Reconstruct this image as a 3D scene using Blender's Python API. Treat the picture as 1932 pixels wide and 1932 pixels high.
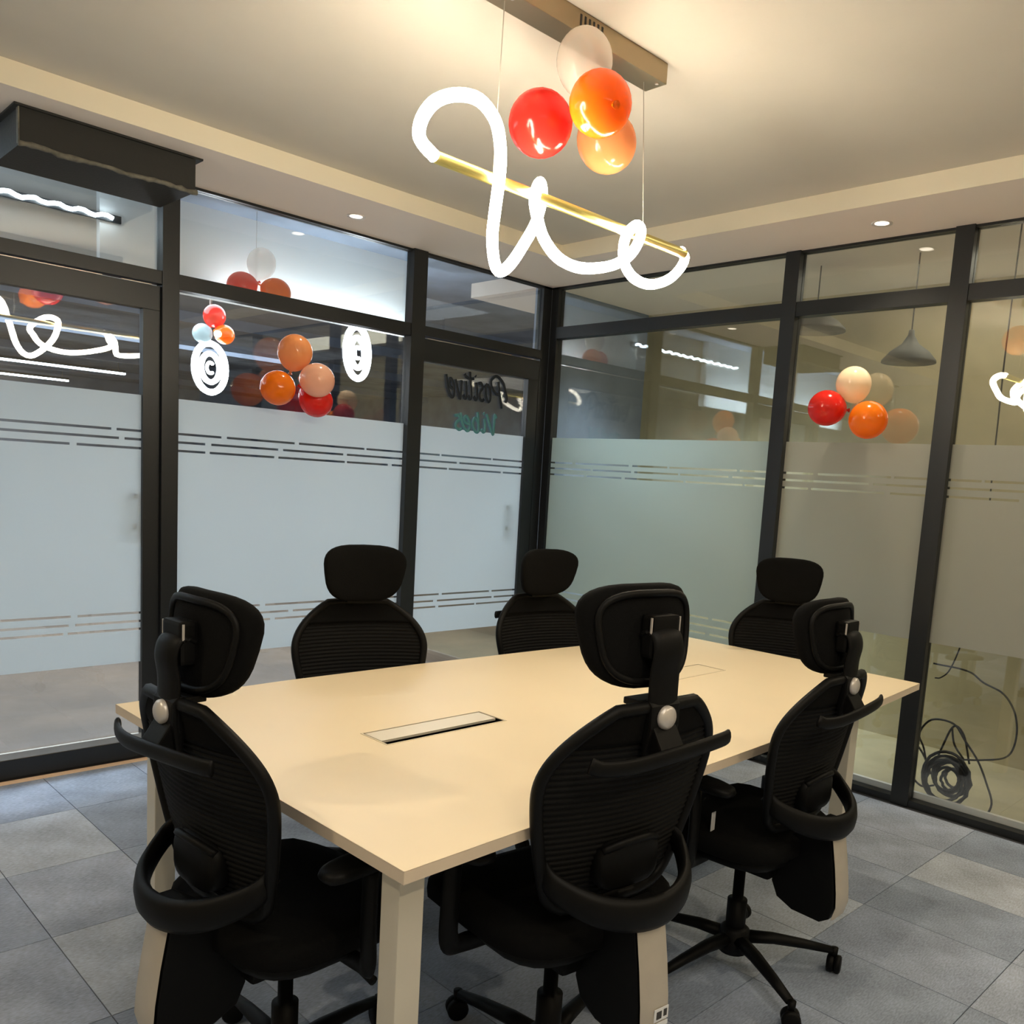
import bpy, bmesh, math, random
from mathutils import Vector, Matrix
random.seed(7)
S = bpy.context.scene
for o in list(bpy.data.objects): bpy.data.objects.remove(o)
C = S.collection
PI = math.pi

# ------------------------------------------------------------------ camera
cam = bpy.data.cameras.new('camera'); co = bpy.data.objects.new('camera', cam); C.objects.link(co)
yaw, pitch, roll = 0.79632, 0.12655, 0.06268
F = Vector((math.sin(yaw)*math.cos(pitch), math.cos(yaw)*math.cos(pitch), -math.sin(pitch)))
R0 = Vector((math.cos(yaw), -math.sin(yaw), 0)); U0 = R0.cross(F)
RR = R0*math.cos(roll)+U0*math.sin(roll); UU = -R0*math.sin(roll)+U0*math.cos(roll)
co.matrix_world = Matrix(((RR.x, UU.x, -F.x, -4.15097), (RR.y, UU.y, -F.y, -4.20562), (RR.z, UU.z, -F.z, 1.45), (0, 0, 0, 1)))
cam.sensor_width = 36; cam.lens = 1654.06/1932*36
cam.shift_x = -(1036.93-966)/1932; cam.shift_y = (1115.04-966)/1932
cam.clip_start = 0.05
S.camera = co
# ------------------------------------------------------------------ world, exposure
w = bpy.data.worlds.new('world'); S.world = w; w.use_nodes = True
w.node_tree.nodes['Background'].inputs[0].default_value = (.5, .55, .62, 1)
w.node_tree.nodes['Background'].inputs[1].default_value = .15
S.view_settings.view_transform = 'Standard'; S.view_settings.look = 'None'
S.view_settings.exposure = 0.6; S.view_settings.gamma = 1; S.view_settings.use_curve_mapping = False

def area(name, loc, size, power, col, rot=(0, 0, 0)):
    l = bpy.data.lights.new(name, 'AREA'); l.shape = 'RECTANGLE'; l.size, l.size_y = size; l.energy = power; l.color = col
    o = bpy.data.objects.new(name, l); o.location = loc; o.rotation_euler = rot; C.objects.link(o); return o
def spot(name, loc, power, col, angle=2.4, target=None, rad=.04):
    l = bpy.data.lights.new(name, 'SPOT'); l.energy = power; l.color = col; l.spot_size = angle; l.spot_blend = .8; l.shadow_soft_size = rad
    o = bpy.data.objects.new(name, l); o.location = loc; C.objects.link(o)
    if target: o.rotation_euler = (Vector(target)-Vector(loc)).to_track_quat('-Z', 'Y').to_euler()
    return o
WARM = (1, .83, .58); COOL = (.84, .92, 1)
# fill lamps added beyond the left glazing to light the frosted film
area('corridor_fill', (-2.2, 2.6, 2.86), (6.5, 1.6), 250, COOL)
area('corridor_fill', (-1.5, 7.5, 2.9), (8, 3), 200, COOL)
# soft warm-white fill added under the ceiling near the camera, without a fixture
area('room_fill', (-3.6, -4.0, 2.60), (1.6, 1.0), 10, (1, .92, .8))

# ------------------------------------------------------------------ materials
def mat(name, col, rough=.5, metal=0, spec=.5, noise=0, nscale=20, bump=0, bscale=200, emit=None, estr=0, alpha=None, coat=0, trans=0):
    m = bpy.data.materials.new(name); m.use_nodes = True; nt = m.node_tree; b = nt.nodes['Principled BSDF']
    b.inputs['Base Color'].default_value = (*col, 1); b.inputs['Roughness'].default_value = rough; b.inputs['Metallic'].default_value = metal
    b.inputs['Specular IOR Level'].default_value = spec
    if coat: b.inputs['Coat Weight'].default_value = coat
    tc = nt.nodes.new('ShaderNodeTexCoord')
    if noise:
        n = nt.nodes.new('ShaderNodeTexNoise'); n.inputs['Scale'].default_value = nscale; n.inputs['Detail'].default_value = 6
        nt.links.new(tc.outputs['Object'], n.inputs['Vector'])
        r = nt.nodes.new('ShaderNodeMapRange'); r.inputs['From Min'].default_value = .3; r.inputs['From Max'].default_value = .7
        r.inputs['To Min'].default_value = 1-noise; r.inputs['To Max'].default_value = 1+noise
        nt.links.new(n.outputs['Fac'], r.inputs['Value'])
        mx = nt.nodes.new('ShaderNodeMix'); mx.data_type = 'RGBA'; mx.blend_type = 'MULTIPLY'; mx.inputs['Factor'].default_value = 1
        mx.inputs['A'].default_value = (*col, 1); nt.links.new(r.outputs['Result'], mx.inputs['B'])
        nt.links.new(mx.outputs['Result'], b.inputs['Base Color'])
    if bump:
        n2 = nt.nodes.new('ShaderNodeTexNoise'); n2.inputs['Scale'].default_value = bscale; nt.links.new(tc.outputs['Object'], n2.inputs['Vector'])
        bp = nt.nodes.new('ShaderNodeBump'); bp.inputs['Strength'].default_value = bump; bp.inputs['Distance'].default_value = .004
        nt.links.new(n2.outputs['Fac'], bp.inputs['Height']); nt.links.new(bp.outputs['Normal'], b.inputs['Normal'])
    if emit:
        b.inputs['Emission Color'].default_value = (*emit, 1); b.inputs['Emission Strength'].default_value = estr
    return m
def glass_mat(name, tint, f0=.09, extra=0):
    m = bpy.data.materials.new(name); m.use_nodes = True; nt = m.node_tree; nt.nodes.remove(nt.nodes['Principled BSDF'])
    out = nt.nodes['Material Output']
    lw = nt.nodes.new('ShaderNodeLayerWeight'); lw.inputs['Blend'].default_value = .5
    p = nt.nodes.new('ShaderNodeMath'); p.operation = 'POWER'; p.inputs[1].default_value = 5; nt.links.new(lw.outputs['Facing'], p.inputs[0])
    q = nt.nodes.new('ShaderNodeMath'); q.operation = 'MULTIPLY_ADD'; q.inputs[1].default_value = 1-f0; q.inputs[2].default_value = f0
    nt.links.new(p.outputs[0], q.inputs[0])
    t = nt.nodes.new('ShaderNodeBsdfTransparent'); t.inputs[0].default_value = (*tint, 1)
    g = nt.nodes.new('ShaderNodeBsdfGlossy'); g.inputs['Roughness'].default_value = 0; g.inputs[0].default_value = (1, 1, 1, 1)
    mx = nt.nodes.new('ShaderNodeMixShader'); nt.links.new(q.outputs[0], mx.inputs[0]); nt.links.new(t.outputs[0], mx.inputs[1]); nt.links.new(g.outputs[0], mx.inputs[2])
    nt.links.new(mx.outputs[0], out.inputs[0]); return m
def film_mat(name, col, clear=.12):
    m = bpy.data.materials.new(name); m.use_nodes = True; nt = m.node_tree; nt.nodes.remove(nt.nodes['Principled BSDF'])
    out = nt.nodes['Material Output']
    d = nt.nodes.new('ShaderNodeBsdfDiffuse'); d.inputs[0].default_value = (*col, 1)
    tl = nt.nodes.new('ShaderNodeBsdfTranslucent'); tl.inputs[0].default_value = (*col, 1)
    a = nt.nodes.new('ShaderNodeMixShader'); a.inputs[0].default_value = .58; nt.links.new(d.outputs[0], a.inputs[1]); nt.links.new(tl.outputs[0], a.inputs[2])
    t = nt.nodes.new('ShaderNodeBsdfTransparent'); t.inputs[0].default_value = (.9, .93, .95, 1)
    b = nt.nodes.new('ShaderNodeMixShader'); b.inputs[0].default_value = clear; nt.links.new(a.outputs[0], b.inputs[1]); nt.links.new(t.outputs[0], b.inputs[2])
    nt.links.new(b.outputs[0], out.inputs[0]); return m
def balloon_mat(name, col, tl=.35, clear=0):
    m = bpy.data.materials.new(name); m.use_nodes = True; nt = m.node_tree; b = nt.nodes['Principled BSDF']; out = nt.nodes['Material Output']
    b.inputs['Base Color'].default_value = (*col, 1); b.inputs['Roughness'].default_value = .16; b.inputs['Specular IOR Level'].default_value = .6
    t = nt.nodes.new('ShaderNodeBsdfTranslucent'); t.inputs[0].default_value = (*col, 1)
    a = nt.nodes.new('ShaderNodeMixShader'); a.inputs[0].default_value = tl; nt.links.new(b.outputs[0], a.inputs[1]); nt.links.new(t.outputs[0], a.inputs[2])
    last = a
    if clear:
        tr = nt.nodes.new('ShaderNodeBsdfTransparent'); c = nt.nodes.new('ShaderNodeMixShader'); c.inputs[0].default_value = clear
        nt.links.new(a.outputs[0], c.inputs[1]); nt.links.new(tr.outputs[0], c.inputs[2]); last = c
    nt.links.new(last.outputs[0], out.inputs[0]); return m
def carpet_mat(name, col, ang):
    m = mat(name, col, .95, spec=.1); nt = m.node_tree; b = nt.nodes['Principled BSDF']
    tc = nt.nodes.new('ShaderNodeTexCoord'); mp = nt.nodes.new('ShaderNodeMapping'); mp.inputs['Rotation'].default_value = (0, 0, ang)
    mp.inputs['Scale'].default_value = (60, 220, 60); nt.links.new(tc.outputs['Object'], mp.inputs[0])
    n = nt.nodes.new('ShaderNodeTexNoise'); n.inputs['Scale'].default_value = 1; n.inputs['Detail'].default_value = 3; nt.links.new(mp.outputs[0], n.inputs['Vector'])
    n2 = nt.nodes.new('ShaderNodeTexNoise'); n2.inputs['Scale'].default_value = 5; nt.links.new(tc.outputs['Object'], n2.inputs['Vector'])
    ad = nt.nodes.new('ShaderNodeMath'); ad.operation = 'ADD'; nt.links.new(n.outputs['Fac'], ad.inputs[0]); nt.links.new(n2.outputs['Fac'], ad.inputs[1])
    r = nt.nodes.new('ShaderNodeMapRange'); r.inputs['From Min'].default_value = .7; r.inputs['From Max'].default_value = 1.3; r.inputs['To Min'].default_value = .72; r.inputs['To Max'].default_value = 1.28
    nt.links.new(ad.outputs[0], r.inputs['Value'])
    mx = nt.nodes.new('ShaderNodeMix'); mx.data_type = 'RGBA'; mx.blend_type = 'MULTIPLY'; mx.inputs['Factor'].default_value = 1
    mx.inputs['A'].default_value = (*col, 1); nt.links.new(r.outputs['Result'], mx.inputs['B']); nt.links.new(mx.outputs['Result'], b.inputs['Base Color'])
    bp = nt.nodes.new('ShaderNodeBump'); bp.inputs['Strength'].default_value = .5; bp.inputs['Distance'].default_value = .003
    nt.links.new(n.outputs['Fac'], bp.inputs['Height']); nt.links.new(bp.outputs['Normal'], b.inputs['Normal'])
    return m
M = dict(
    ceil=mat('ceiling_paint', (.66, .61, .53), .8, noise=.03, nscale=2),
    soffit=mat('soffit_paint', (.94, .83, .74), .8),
    fascia=mat('fascia_paint', (.96, .88, .70), .7),
    frame=mat('black_aluminium', (.022, .024, .026), .38, .3),
    glass=glass_mat('glass_clear', (.93, .96, .97), .105),
    film=film_mat('frosted_film', (.72, .765, .785)),
    filmb=film_mat('frosted_film_warm', (.62, .62, .58), .3),
    filmc=film_mat('frosted_film_corner', (.66, .73, .72), .15),
    strip=mat('threshold_strip', (.95, .68, .46), .5),
    wall=mat('plaster_beige', (.60, .53, .42), .85, noise=.06, nscale=3),
    board=mat('board_beige', (.52, .44, .27), .8, noise=.1, nscale=4, bump=.2, bscale=20),
    slate=mat('slate_paint', (.27, .33, .43), .8, noise=.25, nscale=2.5),
    slate2=mat('slate_panel', (.28, .33, .42), .6, noise=.2, nscale=3),
    bulk=mat('bulkhead_white', (.85, .88, .88), .7),
    tile=mat('corridor_tile', (.13, .085, .05), .5, noise=.3, nscale=2),
    steel=mat('brushed_steel', (.55, .50, .42), .25, .9),
    alu=mat('threshold_alu', (.75, .6, .4), .35, .6),
    lam=mat('table_laminate', (.84, .70, .48), .42, noise=.015, nscale=3),
    lamedge=mat('table_edge', (.72, .60, .46), .5),
    leg=mat('leg_paint', (.66, .62, .52), .4),
    black=mat('black_plastic', (.003, .003, .003), .5, spec=.16),
    mesh=mat('black_mesh', (.0055, .0055, .0055), .8, spec=.15),
    cloth=mat('black_cloth', (.005, .005, .005), .95, spec=.1, bump=.2, bscale=400),
    silver=mat('silver_plastic', (.52, .47, .39), .45, .2, noise=.03, nscale=30),
    knob=mat('silver_knob', (.62, .58, .54), .35, .4),
    tag=mat('white_label', (.8, .82, .85), .7), ink=mat('dark_ink', (.05, .05, .05), .8),
    gold=mat('gold_metal', (1, .84, .28), .32, 1),
    canopy=mat('bronze_canopy', (.36, .28, .18), .3, .8),
    white=mat('white_enamel', (.85, .8, .75), .5),
    tube=mat('tube_glow', (1, .96, .9), .4, emit=(1, .90, .72), estr=34),
    ledw=mat('led_strip', (1, 1, 1), .4, emit=(.85, .95, 1), estr=9),
    neon=mat('neon_white', (1, 1, 1), .4, emit=(.92, .96, 1), estr=14),
    down=mat('downlight_lens', (1, .95, .85), .4, emit=(1, .85, .65), estr=3),
    red=balloon_mat('balloon_red', (.85, .03, .02)), orange=balloon_mat('balloon_orange', (1, .27, .01)),
    peach=balloon_mat('balloon_peach', (.95, .42, .16), clear=.12), pink=balloon_mat('balloon_pink', (1, .62, .44)),
    cream=balloon_mat('balloon_cream', (1, .86, .66)), clearb=balloon_mat('balloon_clear', (.85, .77, .68), clear=.58),
    palew=balloon_mat('balloon_pale', (.6, .72, .74)),
    cable=mat('cable_rubber', (.035, .03, .028), .5), lamp=mat('lamp_shade_grey', (.12, .12, .11), .6), lampin=mat('lamp_shade_inside', (.55, .52, .45), .6),
    string=mat('cord_grey', (.45, .42, .36), .6), textd=mat('vinyl_dark', (.012, .018, .028), .6), textt=mat('vinyl_teal', (.10, .30, .32), .6),
    duct=mat('duct_black', (.018, .018, .016), .7, bump=.3, bscale=80), ductlip=mat('duct_lip', (.16, .15, .12), .7, noise=.4, nscale=30),
)
# ------------------------------------------------------------------ mesh helpers
def link(name, bm, m, parent=None, smooth=False, bev=0, mats=None):
    if bev: bmesh.ops.bevel(bm, geom=list(bm.edges), offset=bev, segments=2, affect='EDGES', profile=.7)
    me = bpy.data.meshes.new(name); bm.normal_update(); bm.to_mesh(me); bm.free()
    for mm in (mats or [m]): me.materials.append(mm)
    if smooth:
        for p in me.polygons: p.use_smooth = True
    o = bpy.data.objects.new(name, me); C.objects.link(o); o.parent = parent
    return o
def B(*boxes, bm=None):
    bm = bm or bmesh.new()
    for (x0, x1, y0, y1, z0, z1) in boxes:
        v = [bm.verts.new((x, y, z)) for x in (x0, x1) for y in (y0, y1) for z in (z0, z1)]
        for f in ((0, 1, 3, 2), (4, 6, 7, 5), (0, 4, 5, 1), (2, 3, 7, 6), (0, 2, 6, 4), (1, 5, 7, 3)): bm.faces.new([v[i] for i in f])
    bmesh.ops.recalc_face_normals(bm, faces=bm.faces)
    return bm
def spline(pts, n=6, closed=False):
    P = [Vector(p) for p in pts]; out = []; N = len(P); rng = N if closed else N-1
    for i in range(rng):
        a = P[(i-1) % N] if closed or i > 0 else P[0]*2-P[1]; b = P[i]; c = P[(i+1) % N]; d = P[(i+2) % N] if closed or i+2 < N else P[-1]*2-P[-2]
        for k in range(n):
            t = k/n; out.append(.5*((2*b)+(c-a)*t+(2*a-5*b+4*c-d)*t*t+(3*b-a-3*c+d)*t**3))
    if not closed: out.append(P[-1])
    return out
def tube(pts, r, seg=8, closed=False, bm=None, flat=None, up=None):
    """sweep; r number or list; flat=(a,b) scales of the section along (side, up)"""
    bm = bm or bmesh.new(); P = [Vector(p) for p in pts]; N = len(P)
    T = []
    for i in range(N):
        if closed: t = P[(i+1) % N]-P[i-1]
        else: t = P[min(i+1, N-1)]-P[max(i-1, 0)]
        T.append(t.normalized() if t.length > 1e-9 else Vector((0, 0, 1)))
    u = Vector(up) if up else (Vector((0, 0, 1)) if abs(T[0].z) < .9 else Vector((1, 0, 0)))
    rings = []
    for i in range(N):
        u = Vector(up) if up else u
        u = (u-T[i]*u.dot(T[i])).normalized(); s = T[i].cross(u)
        rr = r[i] if isinstance(r, (list, tuple)) else r
        fa, fb = flat or (1, 1)
        rings.append([bm.verts.new(P[i]+s*math.cos(2*PI*k/seg)*rr*fa+u*math.sin(2*PI*k/seg)*rr*fb) for k in range(seg)])
    for i in range(N if closed else N-1):
        a, b = rings[i], rings[(i+1) % N]
        for k in range(seg): bm.faces.new((a[k], a[(k+1) % seg], b[(k+1) % seg], b[k]))
    if not closed: bm.faces.new(rings[0][::-1]); bm.faces.new(rings[-1])
    bmesh.ops.recalc_face_normals(bm, faces=bm.faces)
    return bm
def lathe(prof, seg=24, bm=None, c=(0, 0, 0), axis='z'):
    bm = bm or bmesh.new(); rings = []
    for (r, z) in prof:
        row = []
        for k in range(seg):
            a = 2*PI*k/seg; p = (r*math.cos(a), r*math.sin(a), z)
            if axis == 'y': p = (p[0], p[2], p[1])
            if axis == 'x': p = (p[2], p[0], p[1])
            row.append(bm.verts.new((p[0]+c[0], p[1]+c[1], p[2]+c[2])))
        rings.append(row)
    for a, b in zip(rings, rings[1:]):
        for k in range(seg): bm.faces.new((a[k], a[(k+1) % seg], b[(k+1) % seg], b[k]))
    if prof[0][0] > 1e-4: bm.faces.new(rings[0][::-1])
    if prof[-1][0] > 1e-4: bm.faces.new(rings[-1])
    bmesh.ops.remove_doubles(bm, verts=bm.verts, dist=1e-5)
    bmesh.ops.recalc_face_normals(bm, faces=bm.faces)
    return bm
def sellip(rx, ry, rz, e1=.5, e2=.5, nu=20, nv=28, fn=None, bm=None):
    """superellipsoid (pillow); thin axis y; outline in x-z"""
    bm = bm or bmesh.new(); g = lambda v, e: math.copysign(abs(v)**e, v)
    rows = []
    for i in range(1, nu):
        ph = -PI/2+PI*i/nu
        row = []
        for k in range(nv):
            th = 2*PI*k/nv
            p = Vector((rx*g(math.cos(ph), e1)*g(math.cos(th), e2), ry*g(math.sin(ph), e1), rz*g(math.cos(ph), e1)*g(math.sin(th), e2)))
            row.append(p)
        rows.append(row)
    ends = [Vector((0, -ry, 0)), Vector((0, ry, 0))]
    f = fn or (lambda p: p)
    R = [[bm.verts.new(f(p)) for p in row] for row in rows]; e0 = bm.verts.new(f(ends[0])); e9 = bm.verts.new(f(ends[1]))
    for a, b in zip(R, R[1:]):
        for k in range(nv): bm.faces.new((a[k], a[(k+1) % nv], b[(k+1) % nv], b[k]))
    for k in range(nv):
        bm.faces.new((e0, R[0][(k+1) % nv], R[0][k])); bm.faces.new((e9, R[-1][k], R[-1][(k+1) % nv]))
    bmesh.ops.recalc_face_normals(bm, faces=bm.faces)
    return bm
def prism(poly, x0, x1, bm=None):
    """polygon in (y,z) extruded along x"""
    bm = bm or bmesh.new()
    a = [bm.verts.new((x0, y, z)) for y, z in poly]; b = [bm.verts.new((x1, y, z)) for y, z in poly]; n = len(poly)
    bm.faces.new(a); bm.faces.new(b[::-1])
    for i in range(n): bm.faces.new((a[i], b[i], b[(i+1) % n], a[(i+1) % n]))
    bmesh.ops.recalc_face_normals(bm, faces=bm.faces); return bm
def tag(o, label=None, cat=None, group=None, kind=None):
    if label: o['label'] = label
    if cat: o['category'] = cat
    if group: o['group'] = group
    if kind: o['kind'] = kind
    return o
def empty(name, loc=(0, 0, 0), rz=0, **k):
    o = bpy.data.objects.new(name, None); o.empty_display_size = .1; C.objects.link(o); o.location = loc; o.rotation_euler = (0, 0, rz)
    return tag(o, **k)
def struct(name, **k): return empty(name, kind='structure', **k)
def copy_tree(o, parent=None):
    c = o.copy(); C.objects.link(c); c.parent = parent
    for ch in list(o.children): copy_tree(ch, c)
    return c

# ------------------------------------------------------------------ room shell
XL, YN, ZS, ZC = -5.3, -5.4, 2.683, 2.768     # room limits, soffit and tray heights
TX, TY = -.485, -.545                          # edges of the raised tray
# floor: carpet tiles over a screed
fl = struct('floor', label='grey blue carpet tile floor', cat='floor')
link('subfloor', B((XL, 0, YN, 0, -.05, -.004)), mat('screed', (.05, .055, .07), .9), fl)
cm = [carpet_mat('carpet_%d' % i, c, a) for i, (c, a) in enumerate([((.36, .42, .54), 0), ((.50, .56, .66), PI/2), ((.33, .39, .50), 0), ((.41, .47, .59), PI/2)])]
tm = {}
TW, TH = .372, .497
def tile_mesh(m):
    bm = B((0, TW-.003, 0, TH-.003, -.004, 0)); me = bpy.data.meshes.new('carpet_tile'); bm.to_mesh(me); bm.free(); me.materials.append(m); return me
tms = [tile_mesh(m) for m in cm]
ix = 0
xs = [-.41-TW*k for k in range(-1, 14)]; ys = [-2.96-TH*k for k in range(-6, 6)]
for i, x in enumerate(xs):
    for j, y in enumerate(ys):
        x0, x1, y0, y1 = x-TW, x, y-TH, y
        if x1 > .001 or y1 > .001 or x0 < XL or y0 < YN:
            xa, xb, ya, yb = max(x0, XL), min(x1, 0), max(y0, YN), min(y1, 0)
            if xb-xa < .01 or yb-ya < .01: continue
            o = link('carpet_tile', B((xa, xb-.003, ya, yb-.003, -.004, 0)), cm[(i*2+j*3+(i*j) % 3) % 4], fl); continue
        o = bpy.data.objects.new('carpet_tile', tms[1 if (i == 1 and j == 6) else (i*2+j*3+(i*j) % 3) % 4]); C.objects.link(o); o.parent = fl; o.location = (x0, y0, 0)
# ceiling: raised tray, soffit ring, cream step
ce = struct('ceiling', label='cream tray ceiling with a lower border', cat='ceiling')
link('tray_panel', B((XL, TX+.05, YN, TY+.05, ZC, ZC+.05)), M['ceil'], ce)
link('soffit', B((TX, .06, YN, .06, ZS, ZC+.05), (XL, TX, TY, .06, ZS, ZC+.05)), M['soffit'], ce)
link('step_fascia', B((TX-.004, TX, YN, TY, ZS-.001, ZC), (XL, TX, TY-.004, TY, ZS-.001, ZC)), M['fascia'], ce)
# plain walls behind the camera
for nm, bx in (('wall_back', (XL, .06, YN-.1, YN, 0, ZC+.05)), ('wall_side', (XL-.1, XL, YN, .06, 0, ZC+.05))):
    tag(link(nm, B(bx), M['wall']), label='beige plaster wall behind the viewer', cat='wall', kind='structure')

def film_bands(z0, z1, slots, hh=.0055):
    """solid bands of film between thin clear slots"""
    e = [z0]
    for s in sorted(slots): e += [s-hh, s+hh]
    e.append(z1); return [(e[i], e[i+1]) for i in range(0, len(e), 2)]
SU_A, SL_A = (1.474, 1.514, 1.553), (.63, .667, .707)
SU_B, SL_B = (1.484, 1.524, 1.561), (.63, .675, .72)
rnd = random.Random(3)
def frost(parent, axis, a0, a1, z0, z1, slots, m, off):
    """film sheet on the glass plane; slots interrupted by small bridges"""
    bm = bmesh.new()
    for (p, q) in film_bands(z0, z1, slots):
        bx = (a0, a1, off, off+.0008, p, q) if axis == 'x' else (off, off+.0008, a0, a1, p, q); B(bx, bm=bm)
    for s in slots:
        x = a0+rnd.uniform(.1, .3)
        while x < a1-.08:
            wd = rnd.uniform(.012, .03)
            bx = (x, x+wd, off, off+.0008, s-.0055, s+.0055) if axis == 'x' else (off, off+.0008, x, x+wd, s-.0055, s+.0055); B(bx, bm=bm)
            x += rnd.uniform(.28, .5)
    link('frosted_film', bm, m, parent)

# ------------------------------------------------------------------ left glazed wall (plane y=0)
wl = struct('wall_left', label='black framed glass wall on the left', cat='glass wall')
FB = .05  # frame depth into the wall
def bar(name, bx, parent, bev=.002): return link(name, B(bx), M['frame'], parent, bev=bev)
bar('post', (-2.502, -2.425, -.02, FB, 0, ZS), wl)
bar('post', (-1.118, -1.022, -.02, FB, 0, ZS), wl)
bar('post', (-.075, .0, -.0, .06, 0, ZS), wl)
bar('transom', (-2.425, -1.118, -.015, FB, 2.208, 2.276), wl)
bar('transom', (-1.022, -.075, -.015, FB, 2.222, 2.276), wl)
bar('transom', (XL, -2.502, -.015, FB, 2.218, 2.276), wl)
bar('sill', (-2.425, -1.118, -.015, FB, 0, .1), wl)
bar('head_rail', (XL, 0, -.0, FB, ZS-.012, ZS), wl, 0)
def pane(a0, a1, z0, z1, parent=None, ax='x', y=.022, film=None):
    bx = (a0, a1, y, y+.008, z0, z1) if ax == 'x' else (y, y+.008, a0, a1, z0, z1)
    return link('pane', B(bx), M['glass'], parent)
for a0, a1 in ((XL, -2.502), (-2.425, -1.118), (-1.022, -.075)): pane(a0, a1, 2.276, ZS-.012, wl)
pane(-2.425, -1.118, .1, 2.208, wl)
frost(wl, 'x', -2.425, -1.118, .472, 1.716, SU_A+SL_A, M['film'], .0205)
def door(nm, label, x0, x1, ztop, handle_x, stl, str_):
    d = struct(nm, label=label, cat='door')
    bar('top_rail', (x0, x1, 0, .045, ztop, 2.208), d); bar('bottom_rail', (x0, x1, 0, .045, .012, .095), d)
    bar('stile', (x0, x0+stl, 0.001, .044, .095, ztop), d); bar('stile', (x1-str_, x1, .001, .044, .095, ztop), d)
    pane(x0+stl, x1-str_, .095, ztop, d)
    frost(d, 'x', x0+stl, x1-str_, .472, 1.716, SU_A+SL_A, M['film'], .0205)
    link('channel', B((x0+stl, x1-str_, .004, .02, .095, .125)), M['steel'], d)
    h = link('door_handle', B((handle_x-.011, handle_x+.011, .065, .085, 1.08, 1.30), (handle_x-.008, handle_x+.008, .03, .066, 1.11, 1.13), (handle_x-.008, handle_x+.008, .03, .066, 1.25, 1.27)), M['frame'], d)
    link('glint_strip', B((x0+.03, x1-.25, -.003, 0, 2.2085, 2.2115)), M['steel'], d)
    link('glint_strip', B((x1-.17, x1-.04, -.003, 0, 2.2085, 2.2115)), M['steel'], d)
    return d
door('door_1', 'black framed glass door at the far left', -3.52, -2.504, 2.10, -2.605, .06, .075)
door('door_2', 'black framed glass door beside the corner', -1.020, -.077, 2.085, -.275, .012, .09)
pane(XL, -3.52, .1, 2.218, wl); bar('sill', (XL, -3.52, -.015, FB, 0, .1), wl); bar('post', (-3.60, -3.52, -.02, FB, 0, 2.22), wl)
frost(wl, 'x', XL, -3.60, .472, 1.716, SU_A+SL_A, M['film'], .0205)
tag(link('trim_1', B((XL, -1.022, -.040, -.0205, 0, .010)), M['strip']), label='pale metal threshold strip at the foot of the left glass wall', cat='trim', kind='structure')

# ------------------------------------------------------------------ right glazed wall (plane x=0)
wr = struct('wall_right', label='black framed glass wall on the right', cat='glass wall')
bar('post', (0, .06, -.062, 0, 0, ZS), wr)
bar('post', (-.015, .05, -1.79, -1.707, 0, ZS), wr)
bar('post', (-.015, .05, -2.640, -2.556, 0, ZS), wr)
bar('post', (-.015, .05, -4.05, -3.97, 0, ZS), wr)
for a0, a1 in ((-1.707, -.062), (-2.556, -1.79), (-3.97, -2.64), (YN, -4.05)):
    bar('transom', (-.01, .05, a0, a1, 2.355, 2.428), wr); bar('sill', (-.01, .05, a0, a1, 0, .034), wr)
    pane(a0, a1, 2.428, ZS-.012, wr, 'y'); pane(a0, a1, .034, 2.355, wr, 'y')
    frost(wr, 'y', a0, a1, (.50 if a1 > -1 else .80), 1.722, SU_B+(SL_B if a1 > -1 else ()), (M['filmc'] if a1 > -1 else M['filmb']), .0205)
bar('head_rail', (0, .05, YN, 0, ZS-.012, ZS), wr, 0)
tag(link('trim_2', B((.052, .075, YN, -.1, 0, .062)), M['white']), label='cream skirting strip behind the right glass wall', cat='trim', kind='structure')
# the void behind it
ow = tag(link('wall_outer', B((1.15, 1.25, YN, 1.0, 0, ZC+.05)), M['board']), label='olive beige boarded wall beyond the right glass', cat='wall', kind='structure')
tag(link('floor_outer', B((.06, 1.15, YN, .9, -.05, 0)), M['board']), label='beige floor beyond the right glass', cat='floor', kind='structure')
tag(link('ceiling_outer', B((.061, 1.15, YN, .9, ZC-.05, ZC+.05)), M['soffit']), label='grey ceiling beyond the right glass', cat='ceiling', kind='structure')
tag(link('wall_end', B((.061, 1.15, .12, .22, 0, ZC-.05)), M['slate2']), label='grey end wall beyond the right glass', cat='wall', kind='structure')
area('void_fill', (.62, -3.3, 2.66), (.5, 2.8), 9, (1, .9, .68))  # warm fill lamp added to brighten the boarded wall
lc = area('film_backlight', (.45, -.85, 2.6), (.3, 1.2), 15, (.8, .95, 1)); lc.data.spread = math.radians(90)  # cool lamp added to light the corner film from behind

# ------------------------------------------------------------------ corridor beyond the left glass
tag(link('floor_corridor', B((-9, 7, .061, 16, -.05, -.001)), M['tile']), label='brown polished floor of the office beyond the left glass', cat='floor', kind='structure')
tag(link('ceiling_corridor', B((-9, 7, .061, 16, 2.95, 3.02)), M['slate']), label='slate painted ceiling of the office beyond the left glass', cat='ceiling', kind='structure')
tag(link('wall_corridor', B((-9, 7, 15.9, 16, 0, 2.95)), M['slate2']), label='slate grey far wall of the office beyond the left glass', cat='wall', kind='structure')
tag(link('wall_corridor_left', B((-9.1, -9, 0.061, 16, 0, 2.95)), M['slate2']), label='slate side wall of the office beyond the left glass', cat='wall', kind='structure')
tag(link('wall_corridor_right', B((7, 7.1, 0.061, 16, 0, 2.95)), M['slate2']), label='slate side wall at the far end of the office', cat='wall', kind='structure')
bk = tag(link('trim_3', B((-2.35, -.15, 1.25, 1.35, 2.43, 2.95)), M['bulk']), label='white bulkhead over the corridor behind the glass', cat='bulkhead', kind='structure')
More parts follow.
